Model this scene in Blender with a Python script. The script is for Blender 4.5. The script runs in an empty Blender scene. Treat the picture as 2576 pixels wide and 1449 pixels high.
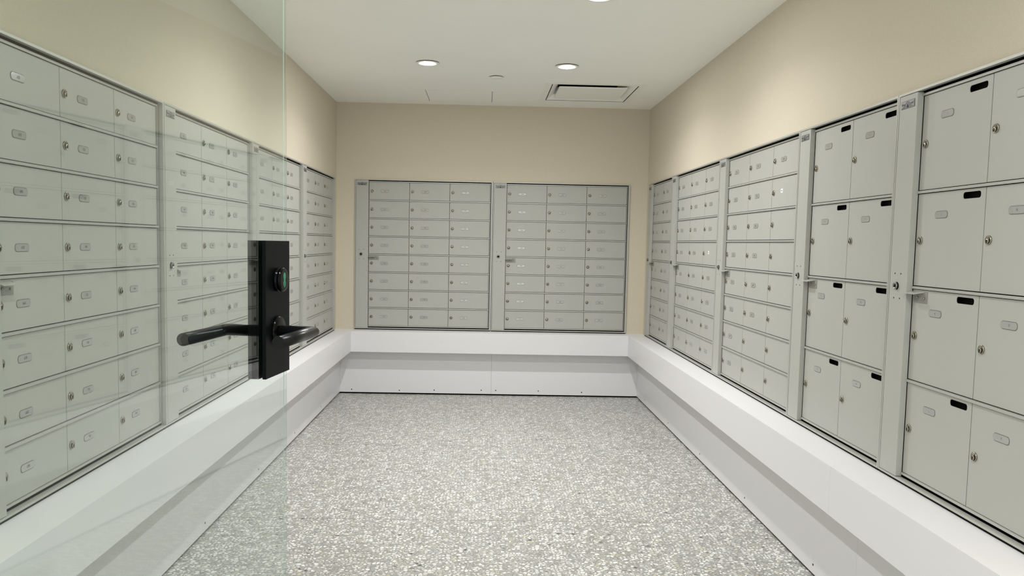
import bpy, bmesh, math, random
from mathutils import Matrix, Vector
random.seed(7)

# ------------------------------------------------------------------ camera, world, exposure
S = 1.07                       # metres per layout unit (everything below is laid out in units)
ZC = 1.1754                    # eye height above the floor, in units
scene = bpy.context.scene
col = scene.collection
scene.view_settings.view_transform = 'Standard'
scene.view_settings.look = 'None'
scene.view_settings.gamma = 1.0
scene.view_settings.use_curve_mapping = False
scene.view_settings.exposure = 0.0

def rot_world_to_cam(yaw=-.0236, pitch=-.0754, roll=.0201):
    cy, sy, cp, sp, cr, sr = math.cos(yaw), math.sin(yaw), math.cos(pitch), math.sin(pitch), math.cos(roll), math.sin(roll)
    a = Matrix(((cy, sy, 0), (-sy, cy, 0), (0, 0, 1)))
    b = Matrix(((1, 0, 0), (0, cp, sp), (0, -sp, cp)))
    c = Matrix(((cr, 0, sr), (0, 1, 0), (-sr, 0, cr)))
    return c @ b @ a
R = rot_world_to_cam()
cam_data = bpy.data.cameras.new('camera')
cam = bpy.data.objects.new('camera', cam_data)
col.objects.link(cam)
right, fwd, up = R[0], R[1], R[2]
m = Matrix((( right[0], up[0], -fwd[0], 0), (right[1], up[1], -fwd[1], 0), (right[2], up[2], -fwd[2], ZC * S), (0, 0, 0, 1)))
cam.matrix_world = m
cam_data.sensor_fit = 'HORIZONTAL'
cam_data.sensor_width = 36
cam_data.lens = 1970.48 / 2576 * 36
cam_data.shift_x = (1288 - 1260.95) / 2576
cam_data.shift_y = (760.77 - 724.5) / 2576
cam_data.clip_start = .02
scene.camera = cam

world = bpy.data.worlds.new('lobby_light')
scene.world = world
world.use_nodes = True
world.node_tree.nodes['Background'].inputs[0].default_value = (.80, .86, .84, 1)
world.node_tree.nodes['Background'].inputs[1].default_value = 2.0
LAMP = 7.3                     # watts of each downlight
SPREAD = 145                    # beam of the downlights, degrees
LENS = 735.0                    # glow of the lens itself

# ------------------------------------------------------------------ materials
def new_mat(name, base=(.5, .5, .5), rough=.5, metal=0.0, spec=.5, noise=None, bump=None):
    mt = bpy.data.materials.new(name); mt.use_nodes = True
    nt = mt.node_tree; b = nt.nodes['Principled BSDF']
    b.inputs['Base Color'].default_value = (*base, 1)
    b.inputs['Roughness'].default_value = rough
    b.inputs['Metallic'].default_value = metal
    b.inputs['Specular IOR Level'].default_value = spec
    tc = nt.nodes.new('ShaderNodeTexCoord')
    if noise:
        sc, amt = noise
        n = nt.nodes.new('ShaderNodeTexNoise'); n.inputs['Scale'].default_value = sc; n.inputs['Detail'].default_value = 4
        nt.links.new(tc.outputs['Object'], n.inputs['Vector'])
        r = nt.nodes.new('ShaderNodeMapRange'); r.inputs['To Min'].default_value = 1 - amt; r.inputs['To Max'].default_value = 1 + amt
        r.inputs['From Min'].default_value = .3; r.inputs['From Max'].default_value = .7
        nt.links.new(n.outputs['Fac'], r.inputs['Value'])
        mx = nt.nodes.new('ShaderNodeVectorMath'); mx.operation = 'SCALE'
        mx.inputs[0].default_value = base
        nt.links.new(r.outputs['Result'], mx.inputs['Scale'])
        nt.links.new(mx.outputs['Vector'], b.inputs['Base Color'])
    if bump:
        sc, st, dist, stretch = bump
        mp = nt.nodes.new('ShaderNodeMapping'); mp.inputs['Scale'].default_value = stretch
        nt.links.new(tc.outputs['Object'], mp.inputs['Vector'])
        n = nt.nodes.new('ShaderNodeTexNoise'); n.inputs['Scale'].default_value = sc; n.inputs['Detail'].default_value = 5
        nt.links.new(mp.outputs['Vector'], n.inputs['Vector'])
        bp = nt.nodes.new('ShaderNodeBump'); bp.inputs['Strength'].default_value = st; bp.inputs['Distance'].default_value = dist
        nt.links.new(n.outputs['Fac'], bp.inputs['Height'])
        nt.links.new(bp.outputs['Normal'], b.inputs['Normal'])
    return mt

M = {}
M['wall'] = new_mat('beige_wallcovering', (.64, .58, .465), .75, 0, .2, noise=(260, .045), bump=(300, .25, .001, (1, 1, 2.2)))
M['ceiling'] = new_mat('ceiling_paint', (.93, .93, .875), .9, 0, .1, noise=(2.0, .01))
M['metal'] = new_mat('powder_coated_aluminium', (.435, .435, .40), .42, 0.0, .45, noise=(1.6, .02), bump=(900, .06, .0004, (1, 1, 1)))
M['metal_frame'] = new_mat('satin_aluminium_frame', (.48, .48, .44), .34, .25, .5, noise=(3, .02))
M['dark'] = new_mat('dark_gap', (.006, .006, .006), .8, 0, .1, noise=(5, .05))
M['laminate'] = new_mat('white_laminate', (.775, .765, .775), .38, 0, .4, noise=(1.2, .006))
M['nickel'] = new_mat('nickel_lock', (.37, .345, .28), .26, 1.0, .5, noise=(40, .05))
M['dark_chrome'] = new_mat('dark_chrome', (.30, .30, .30), .2, 1.0, .5, noise=(40, .05))
M['plate'] = new_mat('clear_name_window', (.46, .46, .44), .16, .3, .8, noise=(50, .02))
M['plate_rim'] = new_mat('name_window_edge', (.17, .17, .155), .5, 0, .4, noise=(50, .02))
M['ink'] = new_mat('printed_ink', (.03, .03, .03), .6, 0, .3, noise=(50, .05))
M['paper'] = new_mat('white_sticker', (.9, .9, .9), .6, 0, .3, noise=(50, .01))
M['badge'] = new_mat('badge_grey', (.15, .15, .15), .4, .3, .5, noise=(300, .1))
M['badge_light'] = new_mat('badge_light', (.30, .30, .30), .35, .3, .5, noise=(300, .1))
M['black'] = new_mat('matte_black_hardware', (.0025, .0035, .004), .40, 0, .07, noise=(20, .05), bump=(700, .05, .0003, (1, 1, 1)))
M['black_satin'] = new_mat('satin_black_lever', (.004, .0045, .005), .30, 0, .25, noise=(20, .05))
M['bracket_shade'] = new_mat('shaded_bracket_metal', (.29, .29, .265), .4, .2, .5, noise=(20, .05))  # darker bracket metal, the shade below the flange put into its colour
M['black_gloss'] = new_mat('gloss_black_plastic', (.002, .002, .002), .16, 0, .12, noise=(20, .05))
M['green'] = new_mat('green_indicator', (.02, .20, .11), .3, 0, .5, noise=(60, .05))
M['white_trim'] = new_mat('white_enamel', (.90, .90, .84), .5, 0, .3, noise=(5, .01))
M['glass_edge'] = new_mat('ground_glass_edge', (.40, .52, .46), .3, 0, .6, noise=(30, .03))

def lamp_mat():
    mt = bpy.data.materials.new('lit_lens'); mt.use_nodes = True; nt = mt.node_tree
    nt.nodes.remove(nt.nodes['Principled BSDF'])
    e = nt.nodes.new('ShaderNodeEmission'); e.inputs[0].default_value = (1.0, .995, 1.0, 1); e.inputs[1].default_value = LENS
    nt.links.new(e.outputs[0], nt.nodes['Material Output'].inputs['Surface'])
    return mt
M['lens'] = lamp_mat()

def glass_mat():
    mt = bpy.data.materials.new('clear_green_tinted_glass'); mt.use_nodes = True; nt = mt.node_tree
    nt.nodes.remove(nt.nodes['Principled BSDF'])
    geo = nt.nodes.new('ShaderNodeNewGeometry')
    mr = nt.nodes.new('ShaderNodeMapRange'); mr.inputs['To Min'].default_value = 1.5; mr.inputs['To Max'].default_value = 1 / 1.5
    nt.links.new(geo.outputs['Backfacing'], mr.inputs['Value'])
    fr = nt.nodes.new('ShaderNodeFresnel'); nt.links.new(mr.outputs['Result'], fr.inputs['IOR'])
    tr = nt.nodes.new('ShaderNodeBsdfTransparent'); tr.inputs[0].default_value = (.905, .94, .925, 1)
    gl = nt.nodes.new('ShaderNodeBsdfGlossy'); gl.inputs['Roughness'].default_value = .0; gl.inputs[0].default_value = (1, 1, 1, 1)
    mx = nt.nodes.new('ShaderNodeMixShader')
    sc = nt.nodes.new('ShaderNodeMath'); sc.operation = 'MULTIPLY'; sc.inputs[1].default_value = .85
    nt.links.new(fr.outputs[0], sc.inputs[0]); nt.links.new(sc.outputs[0], mx.inputs[0]); nt.links.new(tr.outputs[0], mx.inputs[1]); nt.links.new(gl.outputs[0], mx.inputs[2])
    nt.links.new(mx.outputs[0], nt.nodes['Material Output'].inputs['Surface'])
    return mt
M['glass'] = glass_mat()

def terrazzo():
    mt = bpy.data.materials.new('terrazzo'); mt.use_nodes = True; nt = mt.node_tree; N = nt.nodes.new; L = nt.links.new
    b = nt.nodes['Principled BSDF']; b.inputs['Roughness'].default_value = .36; b.inputs['Specular IOR Level'].default_value = .4
    tc = N('ShaderNodeTexCoord')
    dn = N('ShaderNodeTexNoise'); dn.inputs['Scale'].default_value = 60; dn.inputs['Detail'].default_value = 2
    L(tc.outputs['Object'], dn.inputs['Vector'])
    sub = N('ShaderNodeVectorMath'); sub.operation = 'SUBTRACT'; sub.inputs[1].default_value = (.5, .5, .5); L(dn.outputs['Color'], sub.inputs[0])
    scl = N('ShaderNodeVectorMath'); scl.operation = 'SCALE'; scl.inputs['Scale'].default_value = .010; L(sub.outputs[0], scl.inputs[0])
    add = N('ShaderNodeVectorMath'); add.operation = 'ADD'; L(tc.outputs['Object'], add.inputs[0]); L(scl.outputs[0], add.inputs[1])
    def layer(scale, lo, hi, seed):
        mp = N('ShaderNodeMapping'); mp.inputs['Location'].default_value = (seed, seed * 1.7, 0); L(add.outputs[0], mp.inputs['Vector'])
        v1 = N('ShaderNodeTexVoronoi'); v1.voronoi_dimensions = '2D'; v1.inputs['Scale'].default_value = scale
        v2 = N('ShaderNodeTexVoronoi'); v2.voronoi_dimensions = '2D'; v2.feature = 'DISTANCE_TO_EDGE'; v2.inputs['Scale'].default_value = scale
        L(mp.outputs[0], v1.inputs['Vector']); L(mp.outputs[0], v2.inputs['Vector'])
        sep = N('ShaderNodeSeparateColor'); L(v1.outputs['Color'], sep.inputs[0])
        th = N('ShaderNodeMapRange'); th.inputs['To Min'].default_value = lo; th.inputs['To Max'].default_value = hi; L(sep.outputs[1], th.inputs['Value'])
        d = N('ShaderNodeMath'); d.operation = 'SUBTRACT'; L(v2.outputs['Distance'], d.inputs[0]); L(th.outputs[0], d.inputs[1])
        k = N('ShaderNodeMapRange'); k.inputs['From Min'].default_value = -.02; k.inputs['From Max'].default_value = .03; L(d.outputs[0], k.inputs['Value'])
        return k.outputs[0], sep.outputs[0]
    def ramp(src, stops):
        r = N('ShaderNodeValToRGB'); r.color_ramp.interpolation = 'CONSTANT'
        el = r.color_ramp.elements
        el[0].position, el[0].color = stops[0][0], (*stops[0][1], 1); el[1].position, el[1].color = stops[1][0], (*stops[1][1], 1)
        for p_, c_ in stops[2:]:
            e = el.new(p_); e.color = (*c_, 1)
        L(src, r.inputs[0]); return r.outputs[0]
    def mix(f, a, b_):
        x = N('ShaderNodeMix'); x.data_type = 'RGBA'; L(f, x.inputs[0])
        if isinstance(a, tuple): x.inputs[6].default_value = (*a, 1)
        else: L(a, x.inputs[6])
        if isinstance(b_, tuple): x.inputs[7].default_value = (*b_, 1)
        else: L(b_, x.inputs[7])
        return x.outputs[2]
    m1, r1 = layer(63, .09, .34, 0.0)
    m2, r2 = layer(150, .08, .30, 3.1)
    c1 = ramp(r1, [(0, (.80, .795, .755)), (.44, (.66, .655, .615)), (.60, (.30, .30, .27)), (.70, (.50, .50, .46)), (.80, (.46, .44, .34)), (.88, (.36, .37, .36)), (.965, (.62, .56, .42)), (.985, (.11, .11, .11)), (.997, (.22, .08, .09))])
    c2 = ramp(r2, [(0, (.56, .555, .51)), (.35, (.28, .28, .26)), (.7, (.50, .48, .41)), (.93, (.14, .14, .13))])
    big = N('ShaderNodeTexNoise'); big.inputs['Scale'].default_value = 3.0; big.inputs['Detail'].default_value = 3; L(tc.outputs['Object'], big.inputs['Vector'])
    br = N('ShaderNodeMapRange'); br.inputs['From Min'].default_value = .35; br.inputs['From Max'].default_value = .65; L(big.outputs['Fac'], br.inputs['Value'])
    base = mix(br.outputs[0], (.285, .282, .268), (.325, .328, .322))
    base = mix(m2, base, c2)
    cc = mix(m1, base, c1)
    # hairline joints between the large slabs
    sx = N('ShaderNodeSeparateXYZ'); L(tc.outputs['Object'], sx.inputs[0])
    def joint(out, off, pitch, wdt):
        a = N('ShaderNodeMath'); a.operation = 'SUBTRACT'; a.inputs[1].default_value = off; L(out, a.inputs[0])
        p_ = N('ShaderNodeMath'); p_.operation = 'PINGPONG'; p_.inputs[1].default_value = pitch / 2; L(a.outputs[0], p_.inputs[0])
        l_ = N('ShaderNodeMath'); l_.operation = 'LESS_THAN'; l_.inputs[1].default_value = .0006; l_.inputs[1].default_value = wdt; L(p_.outputs[0], l_.inputs[0]); return l_.outputs[0]
    j1 = joint(sx.outputs[1], 3.249 * S, 1.30, .0024); j2 = joint(sx.outputs[0], .079 * S, .65, .0004)
    jm = N('ShaderNodeMath'); jm.operation = 'MAXIMUM'; L(j1, jm.inputs[0]); L(j2, jm.inputs[1])
    jk = N('ShaderNodeMath'); jk.operation = 'MULTIPLY'; jk.inputs[1].default_value = .75; L(jm.outputs[0], jk.inputs[0])
    cc = mix(jk.outputs[0], cc, (.13, .13, .12))
    L(cc, b.inputs['Base Color'])
    return mt
M['terrazzo'] = terrazzo()

# ------------------------------------------------------------------ mesh helpers (all input in layout units)
class MB:
    def __init__(s): s.v = []; s.f = []; s.mi = []; s.sm = []
    def face(s, idx, mi=0, sm=False): s.f.append(idx); s.mi.append(mi); s.sm.append(sm)
    def box(s, x0, x1, y0, y1, z0, z1, mi=0):
        n = len(s.v)
        for x in (x0, x1):
            for y in (y0, y1):
                for z in (z0, z1): s.v.append((x, y, z))
        for q in ((0, 1, 3, 2), (4, 6, 7, 5), (0, 4, 5, 1), (2, 3, 7, 6), (0, 2, 6, 4), (1, 5, 7, 3)):
            s.face([n + i for i in q], mi)
        return s
    def prism(s, pts, y0, y1, mi=0, sm=False):
        """outline pts (x, z) counter-clockwise seen from -Y, extruded from y0 (front) to y1"""
        n = len(s.v); k = len(pts)
        for y in (y0, y1):
            for (x, z) in pts: s.v.append((x, y, z))
        s.face([n + i for i in range(k)], mi)
        s.face([n + k + i for i in reversed(range(k))], mi)
        for i in range(k):
            j = (i + 1) % k
            s.face([n + j, n + i, n + k + i, n + k + j], mi, sm)
        return s
    def lathe(s, prof, o=(0, 0, 0), seg=32, mi=0, axis='Y'):
        """profile [(r, h)], h along -Y (or -Z) outward from o; closed at first/last point when r==0"""
        n = len(s.v)
        for r, h in prof:
            for i in range(seg):
                a = 2 * math.pi * i / seg
                if axis == 'Y': s.v.append((o[0] + r * math.cos(a), o[1] - h, o[2] + r * math.sin(a)))
                else: s.v.append((o[0] + r * math.cos(a), o[1] + r * math.sin(a), o[2] - h))
        for p_ in range(len(prof) - 1):
            for i in range(seg):
                j = (i + 1) % seg; a = n + p_ * seg
                s.face([a + i, a + j, a + seg + j, a + seg + i] if axis == 'Z' else [a + j, a + i, a + seg + i, a + seg + j], mi, True)
        if prof[-1][0] > 1e-6: s.face([n + (len(prof) - 1) * seg + i for i in range(seg)], mi)
        if prof[0][0] > 1e-6: s.face([n + i for i in reversed(range(seg))], mi)
        return s
    def tube(s, pts, r, seg=28, mi=0):
        """round bar with mitred corners"""
        P = [Vector(p_) for p_ in pts]; n = len(s.v)
        upv = Vector((0, 0, 1))
        for i, p_ in enumerate(P):
            d0 = (P[i] - P[i - 1]).normalized() if i else (P[1] - P[0]).normalized()
            d1 = (P[i + 1] - P[i]).normalized() if i < len(P) - 1 else d0
            t = (d0 + d1).normalized(); side = t.cross(upv).normalized()
            k = 1 / max(.3, t.dot(d1))
            for q in range(seg):
                a = 2 * math.pi * q / seg
                s.v.append(tuple(p_ + side * (r * k * math.cos(a)) + upv * (r * math.sin(a))))
        for i in range(len(P) - 1):
            for q in range(seg):
                w = (q + 1) % seg; a = n + i * seg
                s.face([a + q, a + seg + q, a + seg + w, a + w], mi, True)
        s.face([n + q for q in range(seg)], mi); s.face([n + (len(P) - 1) * seg + q for q in reversed(range(seg))], mi)
        return s
    def mesh(s, name, mats):
        me = bpy.data.meshes.new(name)
        me.from_pydata([(a * S, b * S, c * S) for a, b, c in s.v], [], s.f)
        for mt in mats: me.materials.append(mt)
        for p_, i, k in zip(me.polygons, s.mi, s.sm): p_.material_index = i; p_.use_smooth = k
        bm = bmesh.new(); bm.from_mesh(me); bmesh.ops.recalc_face_normals(bm, faces=bm.faces); bm.to_mesh(me); bm.free()
        return me
    def build(s, name, mats, parent=None, loc=(0, 0, 0), bevel=0):
        return put(name, s.mesh(name, mats if isinstance(mats, (list, tuple)) else [mats]), parent, loc, bevel)

def put(name, me, parent=None, loc=(0, 0, 0), bevel=0):
    o = bpy.data.objects.new(name, me); col.objects.link(o)
    o.location = Vector(loc) * S
    if parent: o.parent = parent
    if bevel:
        b = o.modifiers.new('bevel', 'BEVEL'); b.width = bevel * S; b.segments = 2; b.limit_method = 'ANGLE'
    return o
def empty(name, loc, rz=0):
    o = bpy.data.objects.new(name, None); col.objects.link(o)
    o.location = Vector(loc) * S; o.rotation_euler = (0, 0, rz); o.empty_display_size = .1
    return o
def tag(o, label=None, cat=None, group=None, kind=None):
    for k, v in (('label', label), ('category', cat), ('group', group), ('kind', kind)):
        if v: o[k] = v
    return o
def rrect(cx, cz, w, h, r, seg=6):
    pts = []
    for qx, qz, a0 in ((1, -1, -90), (1, 1, 0), (-1, 1, 90), (-1, -1, 180)):
        for i in range(seg + 1):
            a = math.radians(a0 + 90 * i / seg)
            pts.append((cx + qx * (w / 2 - r) + r * math.cos(a), cz + qz * (h / 2 - r) + r * math.sin(a)))
    return pts
_txt = {}
def text_geo(s_, size):
    """flat outline lettering as (verts, faces), centred, in units"""
    key = (s_, size)
    if key not in _txt:
        cu = bpy.data.curves.new('lettering', 'FONT'); cu.body = s_; cu.size = size; cu.align_x = 'CENTER'; cu.align_y = 'CENTER'
        cu.resolution_u = 2; cu.space_character = 1.05
        ob = bpy.data.objects.new('lettering', cu)
        me = ob.to_mesh()
        _txt[key] = ([(v.co.x, v.co.y) for v in me.vertices], [list(p_.vertices) for p_ in me.polygons])
        ob.to_mesh_clear(); bpy.data.objects.remove(ob); bpy.data.curves.remove(cu)
    return _txt[key]

# ------------------------------------------------------------------ room dimensions
XL, XR, D = -1.135, 1.2539, 6.0299          # door planes of the mailboxes
WP = .0073                                  # the wall covering stands this far in front of them
WL, WR, WY, WF = XL + WP, XR - WP, D - WP, .42
H = 1.0363 + ZC                             # ceiling
ZT = .4441 + ZC                             # top of the box doors
UB = -.6735 + ZC                            # bottom of the mailbox units
UT = .4651 + ZC                             # top of the mailbox units
LT, LB = -.6811 + ZC, -.8378 + ZC           # ledge top and bottom
LD, PD = .1466, .0486                       # ledge / lower panel stand out from the door plane
CW, RP = .3072, .137                        # width and height of one small box
NICHE = .09

def struct(mb, name, mat, **k): return tag(mb.build(name, mat, **k), kind='structure')
struct(MB().box(XL - .3, XR + .3, -1.2, D + .3, -.1, 0), 'floor', M['terrazzo'])
# ceiling with the square opening for the diffuser
DX0, DX1, DY0, DY1 = .424, .992, 5.165, 5.735
c = MB()
c.box(XL - .3, DX0, -1.2, D + .3, H, H + .12).box(DX1, XR + .3, -1.2, D + .3, H, H + .12)
c.box(DX0, DX1, -1.2, DY0, H, H + .12).box(DX0, DX1, DY1, D + .3, H, H + .12)
struct(c, 'ceiling', M['ceiling'])
# spans of the mailbox niches along each wall
def wall_boxes(axis, s0, s1, n0, n1, front, back):
    """wall from s0..s1 with a niche n0..n1 between UB and UT; front/back = room side / outer side coordinate"""
    mb = MB(); lo, hi = min(front, back), max(front, back)
    nb = front + (NICHE if back > front else -NICHE); nlo, nhi = min(nb, back), max(nb, back)
    def b(a0, a1, l, h_, z0, z1):
        if axis == 'x': mb.box(l, h_, a0, a1, z0, z1)
        else: mb.box(a0, a1, l, h_, z0, z1)
    b(s0, s1, lo, hi, 0, UB); b(s0, s1, lo, hi, UT, H)
    b(s0, n0, lo, hi, UB, UT); b(n1, s1, lo, hi, UB, UT); b(n0, n1, nlo, nhi, UB, UT)
    return mb
PITCH3 = 1.048
L_END = 5.9024                                  # far edge of the doors of the last left unit
L_near = [L_END - PITCH3 * i - 3 * CW - .103 for i in range(4)]     # near (post) edge of each left unit
left_niche = (L_near[3] - .002, L_END + .0215)
R_doors = [5.818, 5.078, 4.034, 2.991, 2.2545]
right_niche = (R_doors[4] - 2 * CW - .019, R_doors[0] + .105)
B_left = [-.8806 - .103, .168 - .103]
back_niche = (-.8806 - .105, .168 + 3 * CW + .0215)
struct(wall_boxes('x', WF, D + .2, *left_niche, WL, WL - .25), 'wall_left', M['wall'])
struct(wall_boxes('x', WF, D + .2, *right_niche, WR, WR + .25), 'wall_right', M['wall'])
struct(wall_boxes('y', WL, WR, *back_niche, WY, WY + .25), 'wall_back', M['wall'])
fw = MB().box(XL - .3, -.50, WF - .12, WF, 0, H).box(1.02, XR + .3, WF - .12, WF, 0, H).box(-.50, 1.02, WF - .12, WF, 2.06, H)
struct(fw, 'wall_front', M['wall'])

# ------------------------------------------------------------------ white ledge round the room
def ledge(name, label, axis, s0, s1, door_plane, sgn, panel_cuts, top_cuts, holes, ps0=None, ps1=None):
    """sgn: direction from the wall into the room"""
    e = empty(name, (0, 0, 0)); tag(e, label, 'ledge', 'white ledges under the mailboxes')
    wallc = door_plane + sgn * WP
    def bx(a0, a1, c0, c1, z0, z1, nm, mat, bev=0, par=e):
        lo, hi = min(c0, c1), max(c0, c1)
        mb = MB()
        if axis == 'x': mb.box(lo, hi, a0, a1, z0, z1)
        else: mb.box(a0, a1, lo, hi, z0, z1)
        return mb.build(nm, mat, par, bevel=bev)
    ps0 = s0 if ps0 is None else ps0; ps1 = s1 if ps1 is None else ps1
    cuts = [s0] + top_cuts + [s1]
    for i in range(len(cuts) - 1):
        a0 = cuts[i] + (.0006 if i else 0); a1 = cuts[i + 1] - (.0006 if i < len(cuts) - 2 else 0)
        bx(a0, a1, wallc, door_plane + sgn * LD, LB, LT, 'ledge_box', M['laminate'], .0006)
    cuts = [ps0] + panel_cuts + [ps1]
    panels = []
    for i in range(len(cuts) - 1):
        a0 = cuts[i] + (.0004 if i else 0); a1 = cuts[i + 1] - (.0004 if i < len(cuts) - 2 else 0)
        panels.append((a0, a1, bx(a0, a1, wallc, door_plane + sgn * PD, .012, LB, 'lower_panel', M['laminate'], .0006)))
    bx(ps0, ps1, wallc, door_plane + sgn * (PD - .010), 0, .012, 'toe_gap', M['dark'])
    for s_, z in holes:
        pan = [q for a0, a1, q in panels if a0 <= s_ <= a1] or [panels[0][2]]
        mb = MB().lathe([(.0042, .0), (.0042, .0008), (0, .0010)], seg=12)
        me = mb.mesh('screw_hole', [M['dark']])
        o = put('screw_hole', me, pan[0], (0, 0, 0))
        if axis == 'x':
            o.location = Vector((door_plane + sgn * (PD - .0002), s_, z)) * S; o.rotation_euler = (0, 0, math.pi / 2 * sgn)
        else:
            o.location = Vector((s_, door_plane + sgn * (PD - .0002), z)) * S
    return e
hz = -1.139 + ZC
ledge('wall_ledge', 'white laminate ledge under the two mailbox units on the far end wall', 'y', XL + LD, XR - LD, D, -1, [.0759], [],
      [(-.9963, hz - .004), (-.6301, hz - .006), (-.363, hz), (0, hz + .005), (.112, hz + .005), (.441, hz + .005), (.7772, hz)], XL + PD, XR - PD)
ledge('wall_ledge', 'long white laminate ledge along the left wall, seen through the glass door', 'x', WF + .002, D - WP, XL, 1, [2.18, 4.1], [],
      [(2.32 + .74 * i, hz + .008) for i in range(5)] + [(2.05, hz + .008)])
ledge('wall_ledge', 'long white laminate ledge along the right wall beneath the lettered parcel lockers', 'x', WF + .002, D - WP, XR, -1, [2.40, 4.2], [],
      [(2.7145 + .742 * i, hz + .008) for i in range(-1, 5)])
right_ledge = bpy.data.objects['wall_ledge.002']
MB().box(XR - LD - .0002, XR - LD + .001, 2.4036, 2.4042, LB + .001, LT - .001).build('seam', new_mat('laminate_seam', (.62, .61, .61), .5, noise=(20, .02)), [o for o in right_ledge.children if o.name.startswith('ledge_box')][0])
mk = MB()
for dx in (-.009, -.004, .006): mk.box(dx, dx + .0035, -.0003, 0, -.0007, .0007)
back_ledge = bpy.data.objects['wall_ledge']
mk.build('scuff_mark', new_mat('pencil_scuff', (.42, .41, .41), .6, noise=(80, .1)), [o for o in back_ledge.children if o.name.startswith('ledge_box')][0], (-.308, D - LD, -.7545 + ZC))

# ------------------------------------------------------------------ mailbox units
DZ = .4441 + .6735                 # door top above the unit's bottom edge
UH = UT - UB
PROUD = .0195
def door_mesh(w, h, slot=False, first=False, last=False):
    """front face at y=0, origin at the cell's top left corner"""
    gx, gz = .0015, .0062
    x0, x1, z1, z0 = gx, w - gx, -(.0010 if first else gz * .9), -(h - (.0005 if last else gz))
    if not slot: return MB().box(x0, x1, 0, .006, z0, z1).mesh('door', [M['metal'], M['dark']])
    bm = bmesh.new()
    def loop(pts):
        vs = [bm.verts.new((x * S, 0, z * S)) for x, z in pts]
        return [bm.edges.new((vs[i], vs[(i + 1) % len(vs)])) for i in range(len(vs))]
    es = loop([(x0, z0), (x1, z0), (x1, z1), (x0, z1)]) + loop(rrect(.2495, -.0215, .075, .0175, .0072))
    bmesh.ops.triangle_fill(bm, use_beauty=True, use_dissolve=False, edges=es)
    fs = list(bm.faces)
    r = bmesh.ops.extrude_face_region(bm, geom=fs)
    for v in r['geom']:
        if isinstance(v, bmesh.types.BMVert): v.co.y += .0016 * S
    bmesh.ops.recalc_face_normals(bm, faces=bm.faces)
    me = bpy.data.meshes.new('door'); bm.to_mesh(me); bm.free()
    me.materials.append(M['metal']); return me
DOORS = {(big, a, b): door_mesh(CW, RP * (2 if big else 1), big, a, b) for big in (False, True) for a, b in ((True, False), (False, False), (False, True))}
def lock_mesh(r=.0118):
    mb = MB().lathe([(r, 0), (r, .0022), (r * .93, .0034), (r * .84, .0037), (r * .80, .0030), (0, .0030)], seg=28)
    mb.lathe([(.0062, .0030), (.0062, .0056), (.0055, .0062), (0, .0062)], (0, 0, -.0030), 20)
    mb.box(-.0014, .0014, -.0066, -.004, -.0080, .0010, 1)
    return mb.mesh('lock', [M['nickel'], M['dark']])
LOCK = lock_mesh()
def post_lock_mesh():
    mb = MB().lathe([(.0115, 0), (.0115, .0010), (.0104, .0012)], seg=28, mi=1)
    mb.lathe([(.0104, .001), (.0104, .0065), (.0095, .0074), (.0072, .0074), (.0068, .0055), (0, .0055)], seg=28)
    mb.lathe([(.0046, .005), (.0044, .0066), (0, .0066)], seg=16, mi=1)
    return mb.mesh('lock', [M['dark_chrome'], M['dark']])
POST_LOCK = post_lock_mesh()
RIVET = MB().lathe([(.0023, -.0002), (.0023, .0004), (0, .0006)], seg=10).mesh('rivet_hole', [M['dark']])
def badge_mesh():
    mb = MB().box(-.0355, .0355, -.0012, 0, -.0112, .0112, 0)
    y0, y1 = -.0018, -.0010
    mb.prism([(-.034, -.0095), (-.015, -.0015), (-.034, .001)], y0, y1, 1)
    mb.prism([(.034, -.0095), (.034, .001), (.015, -.0015)], y0, y1, 1)
    mb.prism([(-.033, .0055), (-.014, .0025), (-.004, .0092), (-.033, .0092)], y0, y1, 1)
    mb.prism([(.033, .0055), (.033, .0092), (.004, .0092), (.014, .0025)], y0, y1, 1)
    mb.prism([(-.012, -.0092), (.012, -.0092), (.0, .0060)], y0, y1, 1)
    mb.prism([(-.0075, -.0088), (.0075, -.0088), (.0, .0030)], y0 - .0004, y1, 2)
    mb.box(-.031, -.017, y0 - .0004, y1, -.0012, .0006, 2).box(.017, .031, y0 - .0004, y1, -.0012, .0006, 2)
    return mb.mesh('badge', [M['badge'], M['badge_light'], M['ink']])
BADGE = badge_mesh()
def plate_obj(parent, txt, loc, size):
    mb = MB()
    mb.prism(rrect(0, 0, .0595, .0205, .0085), -.0006, 0, 1)
    mb.prism(rrect(0, 0, .0565, .0176, .0074), -.0013, -.0003, 0)
    vs, fs = text_geo(txt, size)
    n = len(mb.v)
    for x, y in vs: mb.v.append((x * .80 + .0015, -.00145, y))
    for f in fs: mb.face([n + i for i in f], 2)
    return mb.build('number_plate', [M['plate'], M['plate_rim'], M['ink']], parent, loc)
BRACKET = None
def bracket_mesh():
    mb = MB()
    mb.box(.008, .078, -.0016, 0, -.028, .004, 2)                       # plate against the door, coloured darker for the flange's shadow
    n = len(mb.v)
    # folded flange, cut back at its corners
    t, b = .004, .0024
    for z in (t, b):
        for x, y in ((.006, -.0016), (.062, -.0016), (.052, -.028), (-.004, -.028)): mb.v.append((x, y, z + (0 if y > -.01 else -.006)))
    for q in ((0, 1, 2, 3), (7, 6, 5, 4), (0, 4, 5, 1), (1, 5, 6, 2), (2, 6, 7, 3), (3, 7, 4, 0)): mb.face([n + i for i in q], 0)
    mb.lathe([(.0032, .001), (.0032, .0045), (.0018, .0055), (0, .0056)], (.030, 0, -.012), 14, 1)
    mb.lathe([(.0032, .001), (.0032, .0045), (.0018, .0055), (0, .0056)], (.064, 0, -.014), 14, 1)
    return mb.mesh('latch_bracket', [M['metal_frame'], M['nickel'], M['bracket_shade']])
BRACKET = bracket_mesh()
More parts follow.
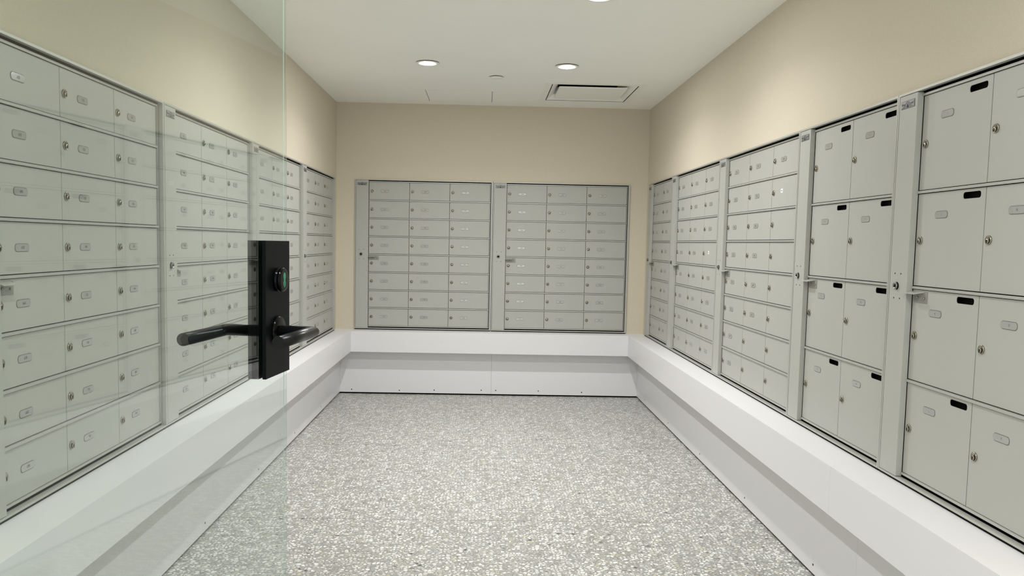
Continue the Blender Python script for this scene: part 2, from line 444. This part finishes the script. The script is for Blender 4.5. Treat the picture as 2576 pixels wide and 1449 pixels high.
def unit(loc, rz, ncol, rows, label, numbers, skip=(), stickers=(), text_size=.0104, rim=.0205):
    """numbers[col][row]; local x runs right along the wall, -y points into the room, origin bottom left of the frame"""
    e = empty('mailbox_unit', loc, rz); tag(e, label, 'mailbox', 'grey metal mailbox units set in the walls')
    W = .103 + ncol * CW + rim; n_rows = len(rows)
    dr = .103 + ncol * CW            # right edge of the doors
    f = MB()
    f.box(0, W, -PROUD, -.006, UH - .0070, UH).box(0, W, -PROUD, -.002, 0, .006)
    f.box(0, .0055, -PROUD, -.002, .006, UH - .0070).box(dr + .0095, W, -PROUD, -.002, .006, UH - .0070)
    f.build('frame', M['metal_frame'], e)
    bp_ = MB().box(0, W, .016, .026, 0, UH)
    bp_.box(0, W, -.002, .016, 0, .006).box(.0055, dr + .0095, -.006, .016, UH - .0070, UH).box(0, .0055, -.002, .016, .006, UH - .0070).box(dr + .0095, W, -.002, .016, .006, UH - .0070)  # liner slabs coloured black for the unlit depth behind the frame
    bp_.build('back_panel', M['dark'], e)
    MB().box(.002, W - .002, -.0155, -.0076, -.0072, -.0004).build('shadow_gap_strip', M['dark'], e)  # black strip standing in for the shadow line between frame and ledge
    # hinged inner surround of the doors
    r = MB()
    r.box(.104, dr, -.0045, .006, DZ + .0008, DZ + .0070).box(.104, dr + .0045, -.0045, .006, DZ - 8 * RP - .0072, DZ - 8 * RP - .0010)
    r.box(dr + .0012, dr + .0045, -.0045, .006, DZ - 8 * RP - .0012, DZ + .0076)
    r.build('door_surround', M['metal_frame'], e)
    p_ = MB().box(.0072, .1015, -PROUD + .0006, -.0005, .0072, UH - .0085).build('post', M['metal'], e, bevel=.0008)
    put('lock', POST_LOCK, p_, (.047, -PROUD + .0006, DZ - .547))
    for x in (.034, .067):
        for z in (.5105, .5835): put('rivet_hole', RIVET, p_, (x, -PROUD + .0006, DZ - z))
    put('badge', BADGE, p_, (.0535, -PROUD + .0006, DZ - .0145))
    z = 0
    for k, h in enumerate(rows):
        if k:
            MB().box(.1035, dr + .0008, -.0050, .006, -.0036, .0036).build('rail', M['metal_frame'], e, (0, 0, DZ - z))
        for c_ in range(ncol):
            d = put('door', DOORS[(h > .2, k == 0, k == n_rows - 1)], e, (.103 + c_ * CW, 0, DZ - z))
            put('lock', LOCK, d, (.0225, 0, -.138 if h > .2 else -.067))
            if (c_, k) in stickers:
                mb = MB().box(-.0105, .0105, -.0004, 0, -.0085, .0085, 0).box(-.003, .003, -.0006, 0, -.003, .003, 1)
                mb.build('sticker', [M['paper'], M['ink']], d, (.112, 0, -.062))
            elif (c_, k) not in skip:
                t = numbers[c_][k]
                plate_obj(d, t, (.119, 0, -.0675), text_size * (.82 if len(t) == 1 else 1))
            if c_ == 0 and abs(z - 4 * RP) < .001:
                put('latch_bracket', BRACKET, e, (.103, 0, DZ - z - .0145))
        z += h
    return e
def seq(start, ncol, n=8, step=10): return [[str(start + step * (c_ * n + k)) for k in range(n)] for c_ in range(ncol)]
S8, B4 = [RP] * 8, [2 * RP] * 4
PI2 = math.pi / 2
l1 = [[str(620 + 10 * k) for k in range(8)], [str(710 + 10 * k) for k in range(8)], [str(800 + 10 * k) for k in range(8)]]
left_labels = ['far left grey mailbox unit beside the end wall corner, right of the black door lock',
               'grey mailbox unit on the left wall partly hidden by the black door lock plate',
               'grey mailbox unit behind the glass door with the left black lever in front of it',
               'nearest grey mailbox unit on the left wall, doors numbered 620 to 870']
for i in range(4):
    nm = l1 if i == 3 else seq([1360, 1120, 880][i], 3)
    unit((XL, L_near[i], UB), PI2, 3, S8, left_labels[i], nm)
unit((B_left[0], D, UB), 0, 3, S8, 'left of the two grey mailbox units on the far end wall', seq(1600, 3))
unit((B_left[1], D, UB), 0, 3, S8, 'right of the two grey mailbox units on the far end wall', seq(1840, 3))
def right_unit(i, ncol, rows, label, nums, **k): return unit((XR, R_doors[i] + .103, UB), -PI2, ncol, rows, label, nums, rim=.0165, **k)
right_unit(0, 2, S8, 'narrow farthest mailbox unit on the right wall beside the end wall corner', seq(2080, 2))
right_unit(1, 3, S8, 'second mailbox unit from the far right corner, white sticker in its fourth row', seq(2240, 3), stickers=((2, 3),))
right_unit(2, 3, S8, 'right wall mailbox unit with several unlabelled doors and a white sticker in its second row', seq(2480, 3),
           skip=tuple((2, k) for k in range(2, 8)) + ((1, 6), (1, 7)), stickers=((2, 1),))
right_unit(3, 2, B4, 'middle right parcel locker unit with eight large slotted doors lettered A to H', [list('ABCD'), list('EFGH')])
right_unit(4, 2, B4, 'nearest right parcel locker unit with large slotted doors lettered I to P', [list('IJKL'), list('MNOP')])

# ------------------------------------------------------------------ ceiling fittings
lights = []
for j, y in enumerate((4.645, 3.347, .91)):
    for i, x in enumerate((-.345, .465)): lights.append((x, y, i, j))
row = ['nearest the far wall', 'in the middle of the ceiling', 'near the doorway']
first = None
for x, y, i, j in lights:
    e = empty('ceiling_downlight', (x, y, H))
    tag(e, 'round recessed white downlight, %s of its pair, %s' % ('left' if i == 0 else 'right', row[j]), 'ceiling light', 'round ceiling downlights')
    if first is None:
        t1 = MB().lathe([(.0665, -.001), (.0665, .0040)], seg=48, axis='Z', mi=1)  # collar coloured dark for the shadow gap between trim and ceiling
        t1.lathe([(.0660, .0040), (.0685, .0040), (.0685, .0056), (.066, .0064), (.031, .0064), (.0285, .0045), (.0285, .0020)], seg=48, axis='Z')
        t1 = t1.mesh('trim_ring', [M['white_trim'], M['dark']])
        t2 = MB().lathe([(.0284, .0030), (.0280, .0062), (.022, .0072), (0, .0078)], seg=40, axis='Z').mesh('lens', [M['lens']])
        first = (t1, t2)
    put('trim_ring', first[0], e); put('lens', first[1], e)
    ld = bpy.data.lights.new('downlight_beam', 'AREA'); ld.shape = 'DISK'; ld.size = .055 * S; ld.energy = LAMP; ld.spread = math.radians(SPREAD); ld.color = (1.0, .995, 1.0)
    lo = bpy.data.objects.new('downlight_beam', ld); col.objects.link(lo); lo.parent = e; lo.location = (0, 0, -.0090 * S)
sp = MB().lathe([(.030, -.001), (.030, .006)], seg=32, axis='Z', mi=1)
sp.lathe([(.0445, .0055), (.0455, .0062), (.0455, .0072), (.044, .0080), (0, .0080)], seg=48, axis='Z')
tag(sp.build('sprinkler_cover', [M['white_trim'], M['dark']], None, (.0596, 4.985, H)), 'small round white cover plate on the ceiling between the two far downlights', 'sprinkler cover')
# square plaque diffuser
e = empty('air_diffuser', ((DX0 + DX1) / 2, (DY0 + DY1) / 2, H)); tag(e, 'square white ceiling air diffuser with a raised centre plaque, above the right ledge end', 'air vent')
w, h_ = (DX1 - DX0) / 2, (DY1 - DY0) / 2
f = MB(); fo = .045
f.box(-w - fo, w + fo, -h_ - fo, -h_, -.0012, 0).box(-w - fo, w + fo, h_, h_ + fo, -.0012, 0)
f.box(-w - fo, -w, -h_, h_, -.0012, 0).box(w, w + fo, -h_, h_, -.0012, 0)
f.build('flange', M['white_trim'], e)
cone = MB()
def frustum(mb, a, b, mi=0):
    n = len(mb.v)
    for (hx, hy, z) in (a, b):
        for sx, sy in ((-1, -1), (1, -1), (1, 1), (-1, 1)): mb.v.append((sx * hx, sy * hy, z))
    for i in range(4):
        j = (i + 1) % 4; mb.face([n + i, n + j, n + 4 + j, n + 4 + i], mi)
frustum(cone, (w - .006, h_ - .006, .0), (w - .050, h_ - .075, .030)); frustum(cone, (w - .050, h_ - .075, .030), (w - .075, h_ - .10, .075))
cone.build('cone', M['white_trim'], e)
bk = MB(); frustum(bk, (w - .001, h_ - .001, -.001), (w - .001, h_ - .001, .10), 0); bk.box(-w + .001, w - .001, -h_ + .001, h_ - .001, .098, .104)
bk.build('duct_box', M['dark'], e)
pq = MB(); pr = rrect(0, 0, .456, .395, .012, 4)
n0 = len(pq.v)
for k_, z in ((1.0, .006), (.985, -.002)):
    for x, y in pr: pq.v.append((x * k_, y * k_ + .008, z))
kk = len(pr)
pq.face([n0 + kk + i for i in range(kk)]); pq.face([n0 + i for i in reversed(range(kk))])
for i in range(kk):
    j = (i + 1) % kk; pq.face([n0 + i, n0 + j, n0 + kk + j, n0 + kk + i])
pq.build('plaque', M['white_trim'], e)
# flush access panel
ap = empty('ceiling_access_panel', (-.19, 5.67, H)); tag(ap, 'flush square access panel in the ceiling, left of the air diffuser', 'access panel')
MB().box(-.2275, .2275, -.2075, .2075, -.0010, 0).build('panel', M['ceiling'], ap)
MB().box(-.231, .231, -.211, .211, -.0004, 0).build('seal_gap', M['dark'], ap)
fr = MB()
for s_ in (-1, 1):
    fr.box(min(s_ * .2305, s_ * .262), max(s_ * .2305, s_ * .262), -.24, .24, -.0010, 0)
    fr.box(-.2305, .2305, min(s_ * .2105, s_ * .24), max(s_ * .2105, s_ * .24), -.0010, 0)
fr.build('frame', M['ceiling'], ap)

# ------------------------------------------------------------------ glass door standing open on the left
TH = math.radians(7.25)
# local frame: origin on the room face of the glass below the lock axis, +x = face normal (to the right), +y = towards the free edge
AX, AY = -.3596, 1.352
dr = empty('door_1', (AX, AY, 0), -TH); tag(dr, kind='structure')
dr['label'] = 'open frameless glass door with black lock and lever handles'
GT = .006
g = MB(); ch = .0007
prof = [(-GT, -.875 + ch), (-GT + ch, -.875), (-ch, -.875), (0, -.875 + ch), (0, .0600 - ch), (-ch, .0600), (-GT + ch, .0600), (-GT, .0600 - ch)]
for z in (.012, 2.04):
    for x, y in prof: g.v.append((x, y, z))
g.face(list(range(8)), 1); g.face(list(range(15, 7, -1)), 1)
for i in range(8):
    j = (i + 1) % 8; g.face([i, j, 8 + j, 8 + i], 1 if i in (0, 2, 4, 6) else 0)
gp = g.build('glass_pane', [M['glass'], M['glass_edge']], dr)
pz0, pz1 = -.235 + ZC, -.0035 + ZC
MB().box(.0, .0065, -.049, .056, pz0, pz1).build('lock_plate', M['black'], dr, bevel=.0006)
MB().box(-GT - .0188, -GT, -.049, .056, pz0, pz1).build('lock_case', M['black'], dr, bevel=.0006)
LZ, KZ = -.1588 + ZC, -.0698 + ZC
def xlathe(prof, x, y, z, sgn, name, mats, par, seg=40):
    o = MB().lathe(prof, seg=seg).build(name, mats, par, (x, y, z)); o.rotation_euler = (0, 0, math.pi / 2 * sgn); return o
for sgn, x0, nm in ((1, .0065, 'right'), (-1, -GT - .0188, 'left')):
    o = xlathe([(.0265, 0), (.0265, .0035), (.0245, .0060), (.012, .0060)], x0, 0, LZ, sgn, 'rosette', M['black_gloss'], dr)
    ex = .0673 if sgn > 0 else -.0857
    MB().tube([(x0 + sgn * .004, 0, LZ), (ex, 0, LZ), (ex, -.148, LZ)], .0102).build('lever_handle', M['black_satin'], dr)
kb = xlathe([(.0205, 0), (.0205, .0055), (.0195, .0058), (.0195, .0065), (.0205, .0068), (.0205, .0110), (.0192, .0126), (.0165, .0128), (0, .0128)], .0065, 0, KZ, 1, 'lock_knob', M['black_gloss'], dr)
em = MB()
def blob(cx, cz, rx, rz, n=20): return [(cx + rx * math.cos(2 * math.pi * i / n), cz + rz * math.sin(2 * math.pi * i / n)) for i in range(n)]
em.prism(blob(0, .0058, .0052, .0066), -.0004, 0, 0)
em.prism([(-.0036, -.001), (.0036, -.001), (.0030, .004), (-.0030, .004)], -.0005, 0, 0)
em.prism([(-.0020, .0), (-.0050, -.0060), (-.0046, -.0090), (-.0022, -.0130), (-.0010, -.0128), (-.0012, -.0060), (.0, -.0035), (.0012, -.0060), (.0010, -.0128), (.0022, -.0130), (.0046, -.0090), (.0050, -.0060), (.0020, .0)], -.0004, 0, 0)
em.build('indicator', M['green'], kb, (0, -.0128, 0))
tag(bpy.data.objects['indicator'], 'green indicator symbol')
